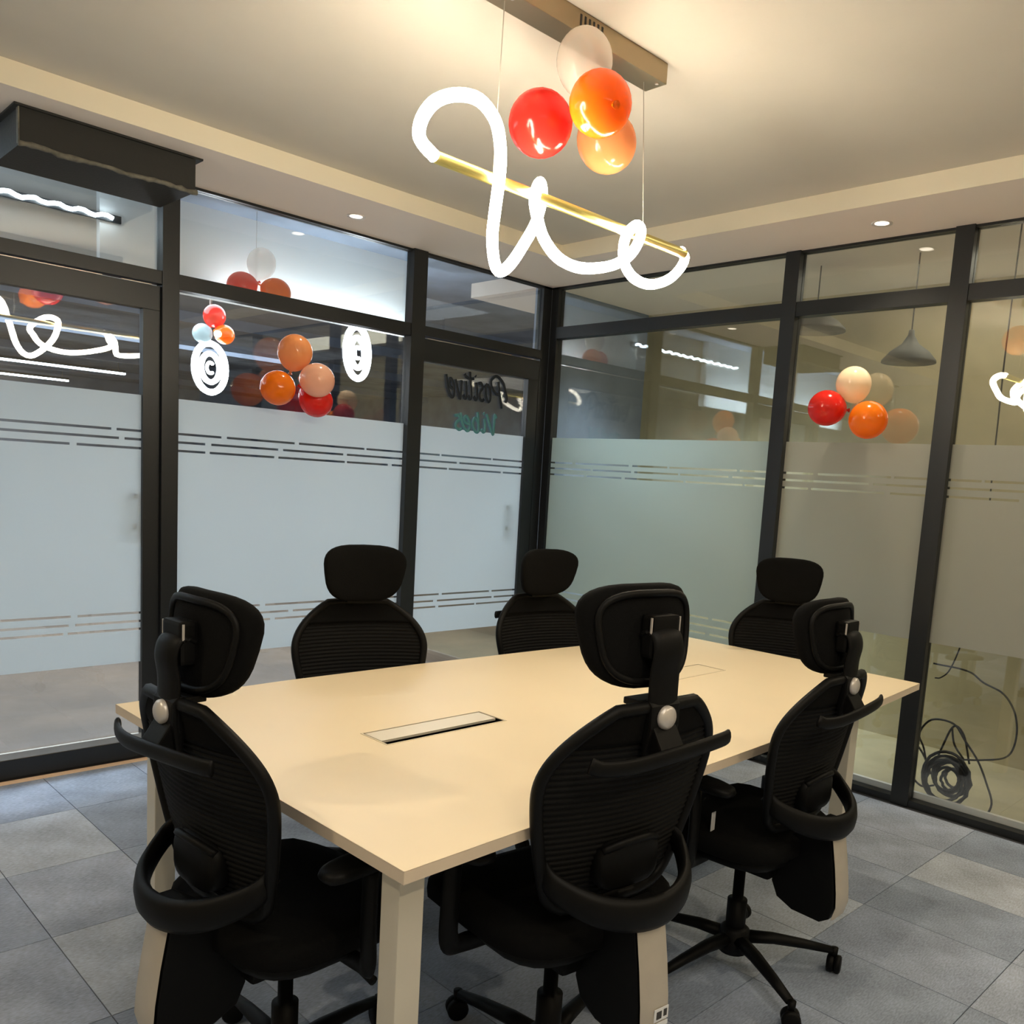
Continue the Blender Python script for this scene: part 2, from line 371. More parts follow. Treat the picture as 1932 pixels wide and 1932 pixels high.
area('bulkhead_wash', (-.95, 1.14, 2.40), (1.4, .04), 4.5, (.9, .97, 1), rot=(math.radians(160), 0, 0))
tag(link('trim_5', B((-6.5, -3.45, 1.22, 1.29, 2.30, 2.95)), M['bulk']), label='white bulkhead added over the corridor for its reflection in the right glass', cat='bulkhead', kind='structure')  # added out of direct view, to mirror as bright panes in the right glass
area('bulkhead_wash', (-4.9, 1.1, 2.28), (2.8, .04), 26, (.85, .96, 1), rot=(math.radians(160), 0, 0))  # wash added to brighten that unseen bulkhead for its reflection
bk2 = tag(link('trim_4', B((-6, -2.35, 1.30, 1.40, 2.42, 2.95)), mat('bulkhead_grey', (.44, .42, .39), .8)), label='grey bulkhead over the corridor behind the left door', cat='bulkhead', kind='structure')
# ceiling beams of the office
for k, y in enumerate((3.2, 5.2, 7.6, 10.5, 13.5)):
    tag(link('ceiling_beam', B((-9, 7, y, y+.12, 2.84, 2.95)), M['slate2']), kind='structure', cat='beam',
        label='slate beam across the office ceiling, %s from the left glass wall' % ('nearest', 'second', 'third', 'fourth', 'farthest')[k])
lin = (((-6, 1.35, 11.30), 'longer white linear lamp seen through the left door'), ((-6, 1.42, 14.4), 'shorter white linear lamp low in the left door glass'))
for (x0, x1, y), lb in lin:
    t = empty('linear_lamp', ((x0+x1)/2, y, 2.75), label=lb, cat='lamp', group='linear lamps in the office beyond')
    h = (x1-x0)/2
    link('diffuser', B((-h, h, -.04, .04, -.03, 0)), M['ledw'], t); link('lamp_body', B((-h, h, -.05, .05, 0, .04)), M['frame'], t)
    link('hanger_wire', tube([(h-.1, 0, .04), (h-.1, 0, .2)], .006, 6), M['string'], t); link('hanger_wire', tube([(-h+.1, 0, .04), (-h+.1, 0, .2)], .006, 6), M['string'], t)
# rippled glowing strip on the bulkhead behind the door head
t = empty('glow_strip', (-2.6, 1.22, 2.75), label='rippled white glowing strip above the left door', cat='lamp')
link('glow_ripple', tube([(x, .006*math.sin(x*37)+.004*math.sin(x*91), .008*math.sin(x*53)) for x in [(-1.4+i*.03) for i in range(58)]], .012, 6), M['ledw'], t)
link('strip_bracket', B((-1.45, .36, .014, .028, -.02, .02)), M['frame'], t)

# ------------------------------------------------------------------ neon signs
def sign(loc, rx, rz, yawd, label, letter):
    t = empty('neon_sign', loc, math.radians(yawd), label=label, cat='sign')
    ring = lambda f, n=40: [(rx*f*math.cos(2*PI*k/n), 0, rz*f*math.sin(2*PI*k/n)) for k in range(n)]
    link('outer_ring', tube(ring(.885), rx*.115, 8, True), M['neon'], t, True)
    link('inner_ring', tube(ring(.515), rx*.10, 8, True), M['neon'], t, True)
    link('letter_c', tube([(rx*.2*math.cos(a), 0, rz*.2*math.sin(a)) for a in [math.radians(50+26*k) for k in range(11)]], rx*.06, 6), M['neon'], t, True)
    link('hanging_wire', tube([(0, .01, rz), (0, .01, 2.94-loc[2])], .003, 5), M['string'], t)
    return t
sign((-1.371, 2.0, 2.08), .19, .19, 28, 'round white neon sign of rings around a C, left one', 'C')
sign((-.46, 1.55, 2.29), .21, .21, 31, 'round white neon sign cut off by the transom, right one', 'C')

# ------------------------------------------------------------------ balloons
def balloon_mesh(r):
    prof = []
    for i in range(17):
        a = PI*i/16; rr = math.sin(a)*r; z = -math.cos(a)*r
        if i < 7: z *= 1+.14*(1-math.sin(a)); 
        prof.append((rr, z))
    return prof
def balloon(loc, r, m, label, group, knot=(0, 0, -1), stretch=1.06, string=None):
    pf = [(a, b*stretch) for a, b in balloon_mesh(r)]
    t = empty('balloon', loc, label=label, cat='balloon', group=group); t.rotation_euler = (-Vector(knot)).to_track_quat('Z', 'Y').to_euler()
    link('balloon_skin', lathe(pf, 28), m, t, True)
    zb = pf[0][1]
    link('knot', lathe([(0, zb+.003), (.008, zb-.004), (.004, zb-.009), (.011, zb-.018), (0, zb-.016)], 10), m, t, True)
    return t
G1 = 'balloons hanging from the ceiling light'; G2 = 'balloons stuck on the left glass'; G3 = 'balloons stuck on the right glass'; G4 = 'balloons hanging in the office beyond the glass'; G5 = 'small balloons over the neon sign'
def cluster(group, centre, items):
    c = Vector(centre)
    for loc, r_, m, lb, kn, st in items: balloon(loc, r_, m, lb, group, kn or (c-Vector(loc)), st)
cluster(G1, (-2.14, -2.22, 2.57), [
 ((-2.286, -2.388, 2.606), .0785, M['clearb'], 'clear pearl balloon at the top of the ceiling cluster', (.5, .5, -1), 1.10),
 ((-2.318, -2.258, 2.462), .0915, M['red'], 'red balloon in the ceiling cluster', None, 1.03),
 ((-2.335, -2.504, 2.451), .0835, M['orange'], 'orange balloon in front of the ceiling cluster', (-.42, -.9, -.37), 1.05),
 ((-1.985, -2.215, 2.52), .0925, M['peach'], 'peach balloon lowest in the ceiling cluster', None, 1.05)])
cluster(G2, (-1.87, -.03, 1.88), [
 ((-1.88, -.10, 2.00), .085, M['peach'], 'peach balloon at the top of the left glass cluster', None, 1.05),
 ((-1.985, -.13, 1.812), .084, M['orange'], 'orange balloon at the lower left of the left glass cluster', None, 1.03),
 ((-1.81, -.20, 1.868), .084, M['pink'], 'pink balloon in front of the left glass cluster', None, 1.03),
 ((-1.755, -.10, 1.775), .083, M['red'], 'red balloon half hidden under the pink balloon', None, 1.03)])
cluster(G3, (-.04, -2.2, 1.87), [
 ((-.18, -2.105, 1.872), .085, M['red'], 'red balloon in the right glass cluster', None, 1.03),
 ((-.15, -2.305, 1.818), .088, M['orange'], 'orange balloon in the right glass cluster', None, 1.03),
 ((-.10, -2.190, 1.992), .082, M['cream'], 'cream balloon at the top of the right glass cluster', None, 1.03)])
cluster(G4, (-1.52, 1.05, 2.53), [
 ((-1.50, 1.02, 2.645), .085, M['clearb'], 'pearl balloon at the top of the corridor cluster', None, 1.1),
 ((-1.605, 1.06, 2.495), .085, M['red'], 'red balloon in the corridor cluster behind the glass', None, 1.05),
 ((-1.425, .97, 2.482), .085, M['orange'], 'orange balloon in the corridor cluster behind the glass', None, 1.05)])
cluster(G5, (-1.39, 2.0, 2.35), [
 ((-1.392, 1.90, 2.425), .075, M['red'], 'small crimson balloon above the left neon sign', None, 1.05),
 ((-1.475, 1.90, 2.295), .066, M['palew'], 'small pale blue balloon beside the left neon sign', None, 1.05),
 ((-1.337, 1.86, 2.305), .066, M['orange'], 'small orange balloon touching the left neon sign', None, 1.05)])
for loc, z1, lb in (((-1.52, 1.05, 2.50), 2.95, 'thin string holding the corridor balloons'), ((-1.40, 1.93, 2.33), 2.95, 'thin string holding the small balloons over the neon sign'), ((-2.30, -2.43, 2.46), ZC-.062, 'thin string holding the ceiling balloon cluster')):
    tag(link('balloon_string', tube([loc, (loc[0], loc[1], z1)] if z1 > 2.9 else [loc, (-2.22, -2.33, 2.50), (-2.17, -2.29, 2.60), (-2.17, -2.29, z1)], .0012, 5), M['string']), label=lb, cat='string')
# ------------------------------------------------------------------ door lettering (read from outside, so mirrored from inside)
GL = {
 'P': (1.5, [[(.55, 1.25), (.5, .7), (.25, -.3)], [(-.35, .7), (-.1, 1.2), (.7, 1.55), (1.45, 1.3), (1.5, .9), (1.0, .55), (.5, .5)], [(-.35, .7), (-.5, .3), (-.3, .1)]]),
 'o': (.8, [[(.4, 1), (.1, .7), (.15, .15), (.45, 0), (.7, .35), (.65, .85), (.4, 1), (.85, .8)]]),
 's': (.7, [[(.65, .95), (.3, 1), (.15, .75), (.5, .5), (.6, .2), (.3, 0), (.0, .12)]]),
 'i': (.5, [[(.1, 1), (.1, .2), (.3, 0), (.5, .2)], [(.12, 1.32), (.2, 1.38)]]),
 't': (.6, [[(.25, 1.55), (.2, .3), (.4, 0), (.6, .2)], [(-.25, 1.2), (.3, 1.15), (.9, 1.28)]]),
 'v': (.8, [[(0, 1), (.25, .1), (.35, 0), (.65, .7), (.75, 1)]]),
 'e': (.75, [[(.05, .45), (.5, .55), (.6, .85), (.35, 1), (.08, .6), (.15, .1), (.45, 0), (.8, .45), (.95, 1.2)]]),
 'V': (1.0, [[(0, 1.1), (.15, 1.3), (.35, .1), (.5, 0), (.9, 1.1), (1.05, 1.3)]]),
 'b': (.8, [[(.15, 1.4), (.15, .1), (.5, 0), (.7, .5), (.45, .95), (.15, .7)]]),
}
def lettering(name, word, x0, z0, s, m, label, sx=.75, rad=.0055, slant=.12, rise=0):
    t = empty(name, (x0, .018, z0), label=label, cat='lettering'); x = 0
    for ch in word:
        adv, strokes = GL[ch]; bm = bmesh.new()
        for st in strokes:
            pts = spline([(-(x+px*s*sx+pz*s*slant), 0, pz*s+rise*x) for px, pz in st], 5)
            tube(pts, rad, 6, bm=bm, flat=(1, .25) if False else (1, 1))
        for v in bm.verts: v.co.y *= .25
        link('letter', bm, m, t, True); x += (adv+.12)*s*sx
    return t
lettering('door_lettering', 'Positive', -.36, 1.905, .105, M['textd'], 'black script word on the glass door beside the corner', sx=.60, rad=.0105)
lettering('door_lettering', 'Vibes', -.40, 1.715, .085, M['textt'], 'teal script word on the frosted edge of the corner door', sx=.95, rad=.0105)

# ------------------------------------------------------------------ pendant light
TUBE = [(-2.706, -2.28, 2.255), (-2.753, -2.29, 2.271), (-2.773, -2.3, 2.291), (-2.767, -2.31, 2.33), (-2.741, -2.327, 2.369), (-2.687, -2.343, 2.396), (-2.632, -2.36, 2.397), (-2.573, -2.353, 2.372), (-2.546, -2.347, 2.329), (-2.533, -2.34, 2.272), (-2.52, -2.32, 2.217), (-2.51, -2.3, 2.158), (-2.497, -2.28, 2.1), (-2.467, -2.26, 2.046), (-2.426, -2.24, 2.031), (-2.373, -2.225, 2.066), (-2.311, -2.21, 2.138), (-2.278, -2.22, 2.205), (-2.268, -2.23, 2.276), (-2.327, -2.28, 2.293), (-2.401, -2.34, 2.223), (-2.381, -2.335, 2.172), (-2.347, -2.33, 2.127), (-2.273, -2.313, 2.095), (-2.178, -2.297, 2.089), (-2.078, -2.28, 2.107), (-1.965, -2.26, 2.143), (-1.918, -2.28, 2.176), (-1.922, -2.32, 2.211), (-1.928, -2.335, 2.247), (-1.949, -2.33, 2.258), (-1.934, -2.28, 2.239), (-1.91, -2.25, 2.197), (-1.9, -2.26, 2.147), (-1.87, -2.28, 2.114), (-1.743, -2.24, 2.128), (-1.649, -2.235, 2.162), (-1.581, -2.23, 2.211), (-1.586, -2.255, 2.245), (-1.642, -2.28, 2.254)]
P0 = Vector((-2.17, -2.28, 2.25))
pl = empty('pendant_light', P0, label='scribble shaped glowing tube pendant on a gold bar over the table', cat='pendant light')
tp = [Vector(p)-P0 for p in TUBE]
link('light_tube', tube(spline(tp, 4), .0165, 12), M['tube'], pl, True)
link('gold_bar', tube([(-.536, 0, .005), (.545, 0, .0)], .016, 14), M['gold'], pl, True)
link('canopy', B((-.85, .315, -.055, .03, ZC-.062-2.25, ZC-2.25)), M['canopy'], pl, bev=.002)
link('vent_slots', B(*[(-.09+k*.018, -.083+k*.018, -.0565, -.0545, ZC-.045-2.25, ZC-.012-2.25) for k in range(6)]), M['ink'], pl)
link('suspension_cable', tube([(.316-.06, -.01, ZC-.06-2.25), (.316, 0, .03)], .0014, 6), M['string'], pl)
link('suspension_cable', tube([(-.335, -.01, ZC-.06-2.25), (-.335, 0, .01)], .0014, 6), M['string'], pl)
for x in (.29, .05, -.33): link('screw', lathe([(0, ZC-.066-2.25), (.006, ZC-.065-2.25), (.006, ZC-.062-2.25)], 10, c=(x, -.035, 0)), M['knob'], pl)

# ------------------------------------------------------------------ recessed downlights (with their own spot lamps)
def downlight(x, y, label, power, on=True):
    t = empty('downlight', (x, y, ZS), label=label, cat='downlight', group='recessed downlights in the ceiling border')
    link('rim', lathe([(.032, -.001), (.045, -.004), (.046, 0), (.032, 0)], 24), M['white'], t, True)
    link('lens', lathe([(0, -.0015), (.031, -.0015), (.031, 0)], 24), M['down'], t)
    if power:
        s = spot('downlight_beam', (x, y, ZS-.03), power, WARM, 2.3, (x*.6-.9, y*.6-1.0, 0), .035)
downlight(-.226, -2.308, 'small lit downlight over the right glass wall', 24)
downlight(-1.654, -.258, 'small lit downlight over the left glass wall', 9)
downlight(-4.9, -2.2, 'downlight over the side wall, left of the viewer', 28)
downlight(-3.6, -5.05, 'downlight over the back wall, nearer the side wall', 26)
downlight(-1.9, -5.05, 'downlight over the back wall, behind the middle of the table', 24)
downlight(-.25, -4.3, 'downlight over the right glass wall, behind the viewer', 24)

# ------------------------------------------------------------------ black duct box in the ceiling border
dc = empty('air_duct', (-2.84, -.2, 2.62), label='black boxed air duct with a pale lower lip under the ceiling', cat='air duct')
link('casing', B((-.325, .325, -.19, .18, -.075, .062)), M['duct'], dc, bev=.004)
link('top_flange', B((-.345, .35, -.205, .19, .055, .0625)), M['duct'], dc)
bm = bmesh.new(); r3 = random.Random(5)
pts = [(-.33+i*.022, -.192, -.073+r3.uniform(-.002, .002)+.003*math.sin(i*.6)) for i in range(31)]
tube(pts, [.009+r3.uniform(-.002, .003) for _ in pts], 7, bm=bm)
link('lower_lip', bm, M['ductlip'], dc, True)
link('side_seam', B((-.329, -.325, -.19, -.165, -.07, .055)), M['ductlip'], dc)

# ------------------------------------------------------------------ table
tb = empty('conference_table', (-2.0, -2.33, 0), label='large cream laminate conference table with cable flaps', cat='table')
Ls = [(-3.279, -1.681), (-2.738, -1.663), (-2.224, -1.672), (-1.5, -1.71), (-.752, -1.772)]
Ns = [(-3.26, -3.02), (-2.943, -3.01), (-1.978, -2.985), (-1.25, -2.945), (-.72, -2.898)]
# top with two rectangular cut-outs
slots = [(-2.866, -2.462, -2.403, -2.290), (-1.66, -1.245, -2.345, -2.222)]
bm = bmesh.new()
xsx = sorted(set([p[0] for p in Ls]+[s[0] for s in slots]+[s[1] for s in slots]))
def lerp(P, x):
    for (a, b), (c, d) in zip(P, P[1:]):
        if a <= x <= c+1e-9: return b+(d-b)*(x-a)/(c-a)
    return P[0][1] if x < P[0][0] else P[-1][1]
ox, oy = tb.location.x, tb.location.y
def quad(p, z, flip=False):
    v = [bm.verts.new((x-ox, y-oy, z)) for x, y in p]; bm.faces.new(v[::-1] if flip else v)
xr = xsx[:]; n = len(xr)
fx = lambda x, t: x+(0.019*t if x < -3.2 else (.032*t if x > -.8 else 0))   # end edges lean slightly
for a, b in zip(xr, xr[1:]):
    cut = [s for s in slots if a >= s[0]-1e-6 and b <= s[1]+1e-6]
    def row(y0f, y1f):
        for z, fl_ in ((.75, False), (.725, True)):
            quad([(a if y0f[2] == 0 else fx(a, 1), y0f[0](a)), (b if y0f[2] == 0 else fx(b, 1), y0f[0](b)), (b, y1f[0](b)), (a, y1f[0](a))], z, fl_)
    near = (lambda x: lerp(Ns, x), 0, 1); far = (lambda x: lerp(Ls, x), 0, 0)
    if cut:
        s = cut[0]; row(near, (lambda x: s[2], 0, 0)); row((lambda x: s[3], 0, 0), far)
    else: row(near, far)
ed = bmesh.new()
def wallstrip(P):
    for (a, b) in zip(P, P[1:]):
        v = [ed.verts.new((a[0]-ox, a[1]-oy, .725)), ed.verts.new((b[0]-ox, b[1]-oy, .725)), ed.verts.new((b[0]-ox, b[1]-oy, .7495)), ed.verts.new((a[0]-ox, a[1]-oy, .7495))]; ed.faces.new(v)
nx = [(fx(x, 1), lerp(Ns, x)) for x in xr]; fr = [(x, lerp(Ls, x)) for x in xr]
wallstrip(nx); wallstrip(fr[::-1]); wallstrip([fr[0], nx[0]]); wallstrip([nx[-1], fr[-1]])
link('tabletop', bm, M['lam'], tb); link('edge_band', ed, M['lamedge'], tb)
for (x0, x1, y0, y1), op in zip(slots, (1, 0)):
    x0 -= ox; x1 -= ox; y0 -= oy; y1 -= oy
    tr = link('cable_tray', B((x0, x1, y0, y1, .665, .668), (x0, x0+.002, y0, y1, .668, .749), (x1-.002, x1, y0, y1, .668, .749), (x0, x1, y0, y0+.002, .668, .749), (x0, x1, y1-.002, y1, .668, .749)), M['black'], tb)
    cf = link('cable_flap', B((x0+.004, x1-.004, y0+(.034 if op else .003), y1-.003, .744, .7502)), mat('flap', (.80, .73, .60), .4, .1) if op else M['lam'], tb)
    link('flap_rim', B((x0-.006, x1+.006, y1, y1+.004, .7495, .7512), (x0-.006, x1+.006, y0-.004, y0, .7495, .7512), (x0-.006, x0-.001, y0, y1, .7495, .7512), (x1+.001, x1+.006, y0, y1, .7495, .7512)), mat('flap_rim', (.70, .60, .44), .4, .1), tb)
for (x, y) in ((-3.19, -2.925), (-3.19, -1.78), (-.95, -2.735), (-.95, -1.90)):
    link('leg', B((x-.029-ox, x+.029-ox, y-.029-oy, y+.029-oy, .004, .70)), M['leg'], tb, bev=.003)
link('under_frame', B((-3.19-ox, -.95-ox, -2.62-oy, -2.57-oy, .702, .724), (-3.19-ox, -.95-ox, -2.09-oy, -2.04-oy, .702, .724), (-3.215-ox, -3.165-ox, -2.9-oy, -1.8-oy, .700, .7245), (-.975-ox, -.925-ox, -2.73-oy, -1.90-oy, .700, .7245)), M['leg'], tb)
for (x, y) in ((-3.19, -2.925), (-3.19, -1.78), (-.95, -2.735), (-.95, -1.90)):
    link('leg_foot', lathe([(0, 0), (.02, 0), (.02, .006)], 12, c=(x-ox, y-oy, 0)), M['black'], tb)

# ------------------------------------------------------------------ office chair
def bw(z):     # half width of the backrest outline at height z
    t = (z-.53)/(.965-.53); t = min(max(t, 0), 1)
    base = .158+.080*math.sin(min(t*1.25, 1)*PI/2)
    if t > .58: base *= max(0, 1-((t-.58)/.42)**2.4*.55)
    if t < .08: base *= .80+.20*(t/.08)**.5
    return base
def by(z):     # back profile: lumbar forward, leaning back towards the top
    t = (z-.53)/(.965-.53); return -.178-.115*t+.018*t*t
def bpnt(x, z, off=0): return Vector((x, by(z)+.9*x*x+off, z))
def make_chair(label):
    c = empty('office_chair', label=label, cat='chair')
    # seat
    def sf(p): return Vector((p.x, p.z*1.0+.03, .462+p.y+.10*p.x*p.x-(.045*max(0, p.z-.12)/.12 if p.z > .12 else 0)))
    link('seat', sellip(.245, .038, .235, .35, .55, 14, 32, sf), M['cloth'], c, True)
    link('seat_pan', sellip(.21, .018, .20, .3, .5, 8, 24, lambda p: Vector((p.x, p.z+.02, .420+p.y))), M['black'], c, True)
    # backrest
    bm = bmesh.new(); Z = [.545+i*(.915-.545)/116 for i in range(117)]; NX = 14; rows = []
    for i, z in enumerate(Z):
        hwid = bw(z)-.010
        rows.append([bm.verts.new(bpnt(hwid*(2*k/NX-1), z, (.0016 if i % 4 < 2 else -.0012))) for k in range(NX+1)])
    for a, b in zip(rows, rows[1:]):
        for k in range(NX): bm.faces.new((a[k], a[k+1], b[k+1], b[k]))
    link('mesh_panel', bm, M['mesh'], c)
    zs = [.53+.435*(i/40) for i in range(41)]
    loop = [bpnt(bw(z), z) for z in zs]+[bpnt(x, .967) for x in (.06, -.06)]+[bpnt(-bw(z), z) for z in zs[::-1]]+[bpnt(x, .528) for x in (-.07, .07)]
    bf = link('backrest_frame', tube(loop, .0135, 8, True, flat=(1, 1)), M['black'], c, True)
    bm = bmesh.new(); rows = []
    for z in [.895+.07*i/8 for i in range(9)]:
        rows.append([bm.verts.new(bpnt((bw(z)-.005)*(2*k/12-1), z, -.004)) for k in range(13)]+[bm.verts.new(bpnt((bw(z)-.005)*(1-2*k/12), z, .010)) for k in range(13)])
    for a, b in zip(rows, rows[1:]):
        for k in range(25): bm.faces.new((a[k], a[k+1], b[k+1], b[k]))
        bm.faces.new((a[25], a[0], b[0], b[25]))
    bm.faces.new(rows[0]); bm.faces.new(rows[-1][::-1]); bmesh.ops.recalc_face_normals(bm, faces=bm.faces)
    link('top_band', bm, M['cloth'], bf, True)
    # stem plate with knob and headrest arm
    yk = -.272
    st = link('headrest_stem', tube(spline([(0, yk-.004, .91), (0, yk-.006, .95), (0, yk-.006, 1.01), (0, yk-.012, 1.055), (0, yk-.004, 1.084), (0, yk+.014, 1.092), (0, yk+.030, 1.084)], 5), .018, 12, flat=(2.3, .62), up=(0, 1, .001)), M['black'], c, True)
    link('stem_bracket', prism([(yk+.004, .85), (yk-.010, .87), (yk-.018, .93), (yk-.018, .972), (yk-.006, .985), (yk+.008, .98)], -.040, .040), M['black'], c, bev=.006)
    link('adjusting_knob', lathe([(0, -.012), (.018, -.009), (.0235, -.004), (.0245, .008)], 24, c=(0, yk-.020, .948), axis='y'), M['knob'], c, True)
    link('stem_collar', B((-.058, .05, yk+.002, yk+.045,   .968, .982)), M['black'], c, bev=.004)
    # headrest
    def hf(p, oy=0, k=1.9):
        wz = 1+.55*p.z*1.0 if p.z < 0 else 1
        x = p.x*(1+1.2*p.z) ; return Vector((x, yk+.052+oy+p.y+k*x*x-.30*(p.z)*abs(p.z)*4*.2+.12*p.z, 1.077+p.z))
    hr = link('headrest', sellip(.142, .022, .103, .45, .62, 14, 36, hf), M['cloth'], c, True)
    bm = bmesh.new(); n = 40
    rim = [hf(Vector((.120*math.copysign(abs(math.cos(a))**.62, math.cos(a)), 0, .086*math.copysign(abs(math.sin(a))**.62, math.sin(a)))), -.022) for a in [2*PI*k/n for k in range(n)]]
    tube(rim, .008, 7, True, bm=bm); link('shell_rim', bm, M['black'], hr, True)
    link('headrest_bracket', B((-.036, .036, yk-.002, yk+.034, 1.04, 1.125)), M['black'], hr, bev=.008)
    for gx in (-.040, .0375): link('bracket_glint', B((gx, gx+.0025, yk, yk+.004, 1.088, 1.121)), M['knob'], hr)  # bright slivers imitating two glints on the bracket edges
    # coat hanger bar
    pts = spline([(-.190, yk-.018, .880), (-.165, yk-.028, .872), (-.10, yk-.042, .872), (0, yk-.048, .880), (.10, yk-.042, .884), (.165, yk-.030, .884), (.190, yk-.022, .884)], 6)
    hb = link('coat_hanger', tube(pts, .013, 10, flat=(.55, 1.25), up=(0, 0, 1)), M['black'], c, True)
    link('hanger_neck', prism([(yk-.045, .868), (yk-.045, .890), (yk-.018, .93), (yk-.004, .93), (yk-.012, .868)], -.032, .032), M['black'], hb, bev=.004)
    # lumbar support pad and swept bracket
    link('lumbar_pad', sellip(.085, .022, .055, .4, .6, 10, 24, lambda p: Vector((p.x, -.212+p.y+.6*p.x*p.x, .628+p.z+.5*p.x*p.x*-1))), M['black'], c, True)
    link('lumbar_ridge', tube(spline([(-.075, -.218, .662), (-.03, -.238, .680), (.03, -.238, .680), (.075, -.218, .662)], 5), .009, 7), M['black'], c, True)
    arm_ = spline([(-.182, -.155, .638), (-.178, -.200, .604), (-.125, -.265, .572), (-.045, -.302, .556), (.045, -.302, .556), (.125, -.265, .572), (.178, -.200, .604), (.182, -.155, .638)], 6)
    link('back_yoke', tube(arm_, [.014+.010*math.sin(PI*i/(len(arm_)-1)) for i in range(len(arm_))], 10, flat=(.7, 1.5), up=(0, 0, 1)), M['black'], c, True)
    # spine: black curved side body with a silver rear plate
    rear = [(-.288, .560), (-.298, .505), (-.310, .44), (-.320, .37), (-.323, .33), (-.312, .290), (-.285, .272)]
    body = rear+[(-.20, .276), (-.15, .298), (-.13, .34), (-.135, .40), (-.16, .47), (-.21, .53), (-.25, .56)]
    link('spine', prism([(y+.004, z) for y, z in body], -.041, .041), M['black'], c, bev=.004)
    bm = bmesh.new(); a = []
    for y, z in rear[:6]:
        a.append([bm.verts.new((x, y+o_, z)) for x, o_ in ((-.040, -.001), (-.030, -.006), (.030, -.006), (.040, -.001))])
    for p, q in zip(a, a[1:]):
        for k in range(3): bm.faces.new((p[k], p[k+1], q[k+1], q[k]))
    bmesh.ops.recalc_face_normals(bm, faces=bm.faces)
    link('spine_plate', bm, M['silver'], c, True)['label'] = 'silver grey rear plate'
    link('tilt_mechanism', B((-.09, .09, -.14, .12, .355, .405)), M['black'], c, bev=.012)
    link('tilt_lever', tube([(.08, .03, .385), (.20, .03, .385), (.27, .03, .375)], [.006, .006, .010], 8), M['black'], c, True)
    # armrests
    for s in (-1, 1):
        a = spline([(s*.12, .02, .405), (s*.23, .02, .405), (s*.285, .0, .43), (s*.295, -.01, .52), (s*.285, .0, .64)], 6)
        ar = link('armrest', tube(a, .014, 8, flat=(1.7, .8), up=(0, 1, .01)), M['black'], c, True)
        link('arm_pad', sellip(.040, .014, .115, .5, .6, 8, 24, lambda p: Vector((s*.28+p.x, p.z+.0, .655+p.y-.5*p.z*p.z))), M['black'], ar, True)
    # gas column, five legs, castors
    link('gas_column', lathe([(0, .075), (.03, .075), (.03, .22), (.017, .22), (.017, .36)], 18), M['black'], c, True)
    link('hub', lathe([(0, .055), (.045, .055), (.05, .075), (.045, .125), (.034, .135), (0, .135)], 20), M['black'], c, True)
    for k in range(5):
        a = 2*PI*k/5+LEG0; dx, dy = math.cos(a), math.sin(a)
        P = [(dx*r, dy*r, z) for r, z in ((.035, .100), (.12, .098), (.22, .085), (.305, .070))]
        link('base_leg', tube(P, [.026, .023, .019, .015], 8, flat=(.95, .75)), M['black'], c, True)
        cs = link('castor', lathe([(0, -.004), (.022, -.004), (.027, 0), (.027, .016), (.022, .019), (0, .019)], 16, c=(0, 0, 0), axis='y'), M['black'], c, True)
        ca = a+1.1; cs.location = (dx*.315, dy*.315, .0275); cs.rotation_euler = (0, 0, ca)
        b2 = link('castor_wheel', lathe([(0, -.023), (.022, -.023), (.027, -.020), (.027, -.007), (.022, -.004), (0, -.004)], 16, axis='y'), M['black'], cs, True)
        link('castor_stem', lathe([(0, .02), (.010, .02), (.012, .05), (0, .05)], 10), M['black'], cs, True)
    return c
LEG0 = 0.45
chairs = [
 ((-3.192, -2.500), -85.2, 1.01, 'black mesh chair at the left end of the table, back to the viewer'),
 ((-2.700, -2.872), -6.5, 1.04, 'large black mesh chair in the foreground right of the near table corner'),
 ((-1.893, -2.88), 1.5, .995, 'black mesh chair on the near side, by the right end of the table'),
 ((-2.47, -1.76), 161, 1.0, 'black mesh chair on the far side, nearest the glass wall post'),
 ((-1.54, -1.79), 171, .98, 'black mesh chair on the far side, in front of the glass corner'),
 ((-.79, -2.33), 118, .99, 'black mesh chair at the right end of the table, facing the viewer'),
]
proto = None
for (xy, a, s, lb) in chairs:
    o = make_chair(lb) if proto is None else copy_tree(proto)
    if proto is None: proto = o
    o.location = (xy[0], xy[1], 0); o.rotation_euler = (0, 0, math.radians(a)); o.scale = (s, s, s); o['label'] = lb; o['group'] = 'office chairs around the table'
    if 'foreground' in lb:
        for ch in o.children:
            if ch.name.split('.')[0] in ('headrest', 'headrest_stem'): ch.location.z += .022   # this headrest is pulled up a notch
        st_ = link('sticker', B((-.006, .034, -.3300, -.3285, .328, .355), (-.006, .034, -.3300, -.3285, .314, .324)), M['tag'], o)
        link('sticker_code', B((.0, .014, -.3308, -.3299, .333, .349), (.020, .029, -.3308, -.3299, .335, .350)), M['ink'], st_)
    if 'near side' in lb:
        link('care_tag', B((-.225, -.205, -.02, -.019, .50, .555)), M['tag'], o)

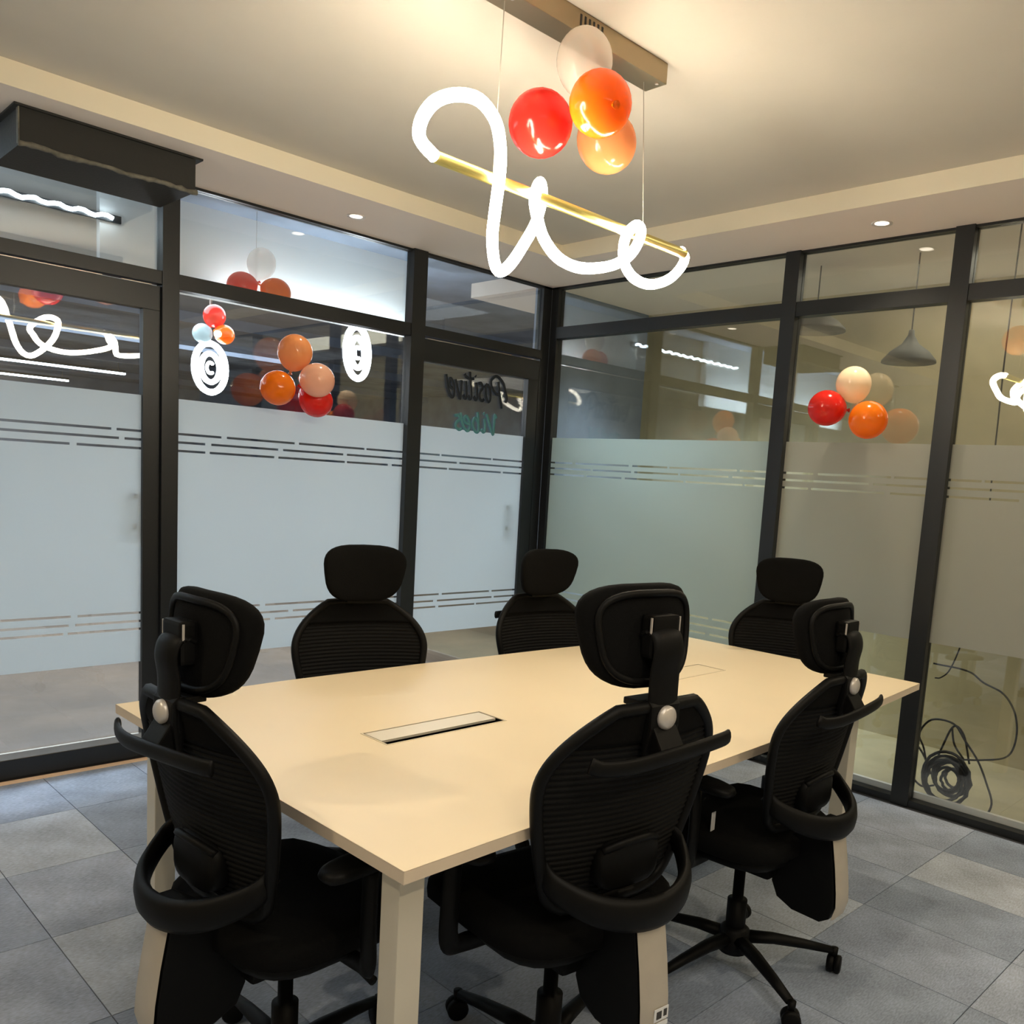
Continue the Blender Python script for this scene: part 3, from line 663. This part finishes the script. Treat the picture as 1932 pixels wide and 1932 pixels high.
# ------------------------------------------------------------------ cables behind the right glass
def cab(name, pts, r, label, closed=False):
    return tag(link(name, tube(spline(pts, 5), r, 6), M['cable'], None, True), label=label, cat='cable')
cab('hanging_wire', [(.085, -2.662, .627), (.085, -2.69, .635), (.085, -2.728, .687), (.085, -2.769, .85), (.085, -2.794, 1.101), (.085, -2.811, 1.345), (.085, -2.805, 1.583), (.085, -2.801, 1.841), (.085, -2.796, 2.164), (.085, -2.799, 2.70)], .0035, 'thin wire hanging down behind the right glass from the ceiling')
cab('loose_cable', [(.10, -2.642, .692), (.10, -2.8, .686), (.10, -2.875, .646), (.10, -2.966, .612), (.10, -3.024, .532), (.10, -3.041, .427), (.10, -3.015, .333), (.10, -2.918, .289), (.10, -2.80, .26)], .0045, 'dark cable looping wide beside the cable coil')
coil = empty('cable_coil', (.12, -2.765, 0), label='coiled black cable leaning behind the right glass', cat='cable')
r5 = random.Random(11)
for k in range(10):
    rr = .120-.0085*k; n = 26; off = (r5.uniform(-.02, .02), r5.uniform(-.016, .018) if k else .012); x = -.035+.008*k
    pts = [(x+r5.uniform(-.004, .004), off[0]+rr*.92*math.cos(2*PI*i/n)*(1+.04*math.sin(3*i+k)), .150+off[1]+rr*1.05*math.sin(2*PI*i/n)) for i in range(n)]
    link('cable_turn', tube(pts, .0075, 6, True), M['cable'], coil, True)
for pts in ([(-.02, .09, .16), (-.02, .12, .27), (-.02, .15, .34), (-.02, .10, .42), (-.02, .0, .425), (-.02, -.06, .36), (-.02, -.13, .275), (-.02, -.176, .187), (-.02, -.21, .096), (-.02, -.186, .008)],
            [(-.01, .07, .18), (-.01, .04, .30), (-.01, .0, .41), (-.01, -.05, .38), (-.01, -.09, .25)],
            [(.0, .08, .15), (.0, .13, .24), (.0, .18, .28), (.0, .22, .24)], [(.0, .06, .10), (.0, .12, .08), (.0, .18, .12), (0, .21, .14)],
            [(-.03, .0, .41), (-.03, -.02, .33), (-.03, -.07, .27)]):
    link('loose_end', tube(spline(pts, 5), .005, 6), M['cable'], coil, True)

# ------------------------------------------------------------------ cone lamps beyond the right glass
def cone(loc, r, label):
    t = empty('cone_lamp', loc, label=label, cat='lamp', group='cone lamps beyond the right glass')
    link('lamp_shade', lathe([(r, 0), (r*.99, .012), (r*.72, .055), (r*.32, .095), (r*.12, .14), (r*.10, .165), (0, .17)], 28), M['lamp'], t, True)
    link('shade_lining', lathe([(r*.98, .001), (r*.70, .045), (r*.3, .085), (0, .10)], 28), M['lampin'], t, True)
    link('lamp_cord', tube([(0, 0, .165), (0, 0, 2.718-loc[2])], .004, 6), M['cable'], t)
cone((.45, -2.205, 2.165), .135, 'grey cone lamp hanging above the right balloon cluster')
cone((.45, -1.655, 2.365), .165, 'wide grey cone lamp hanging next to the second post')
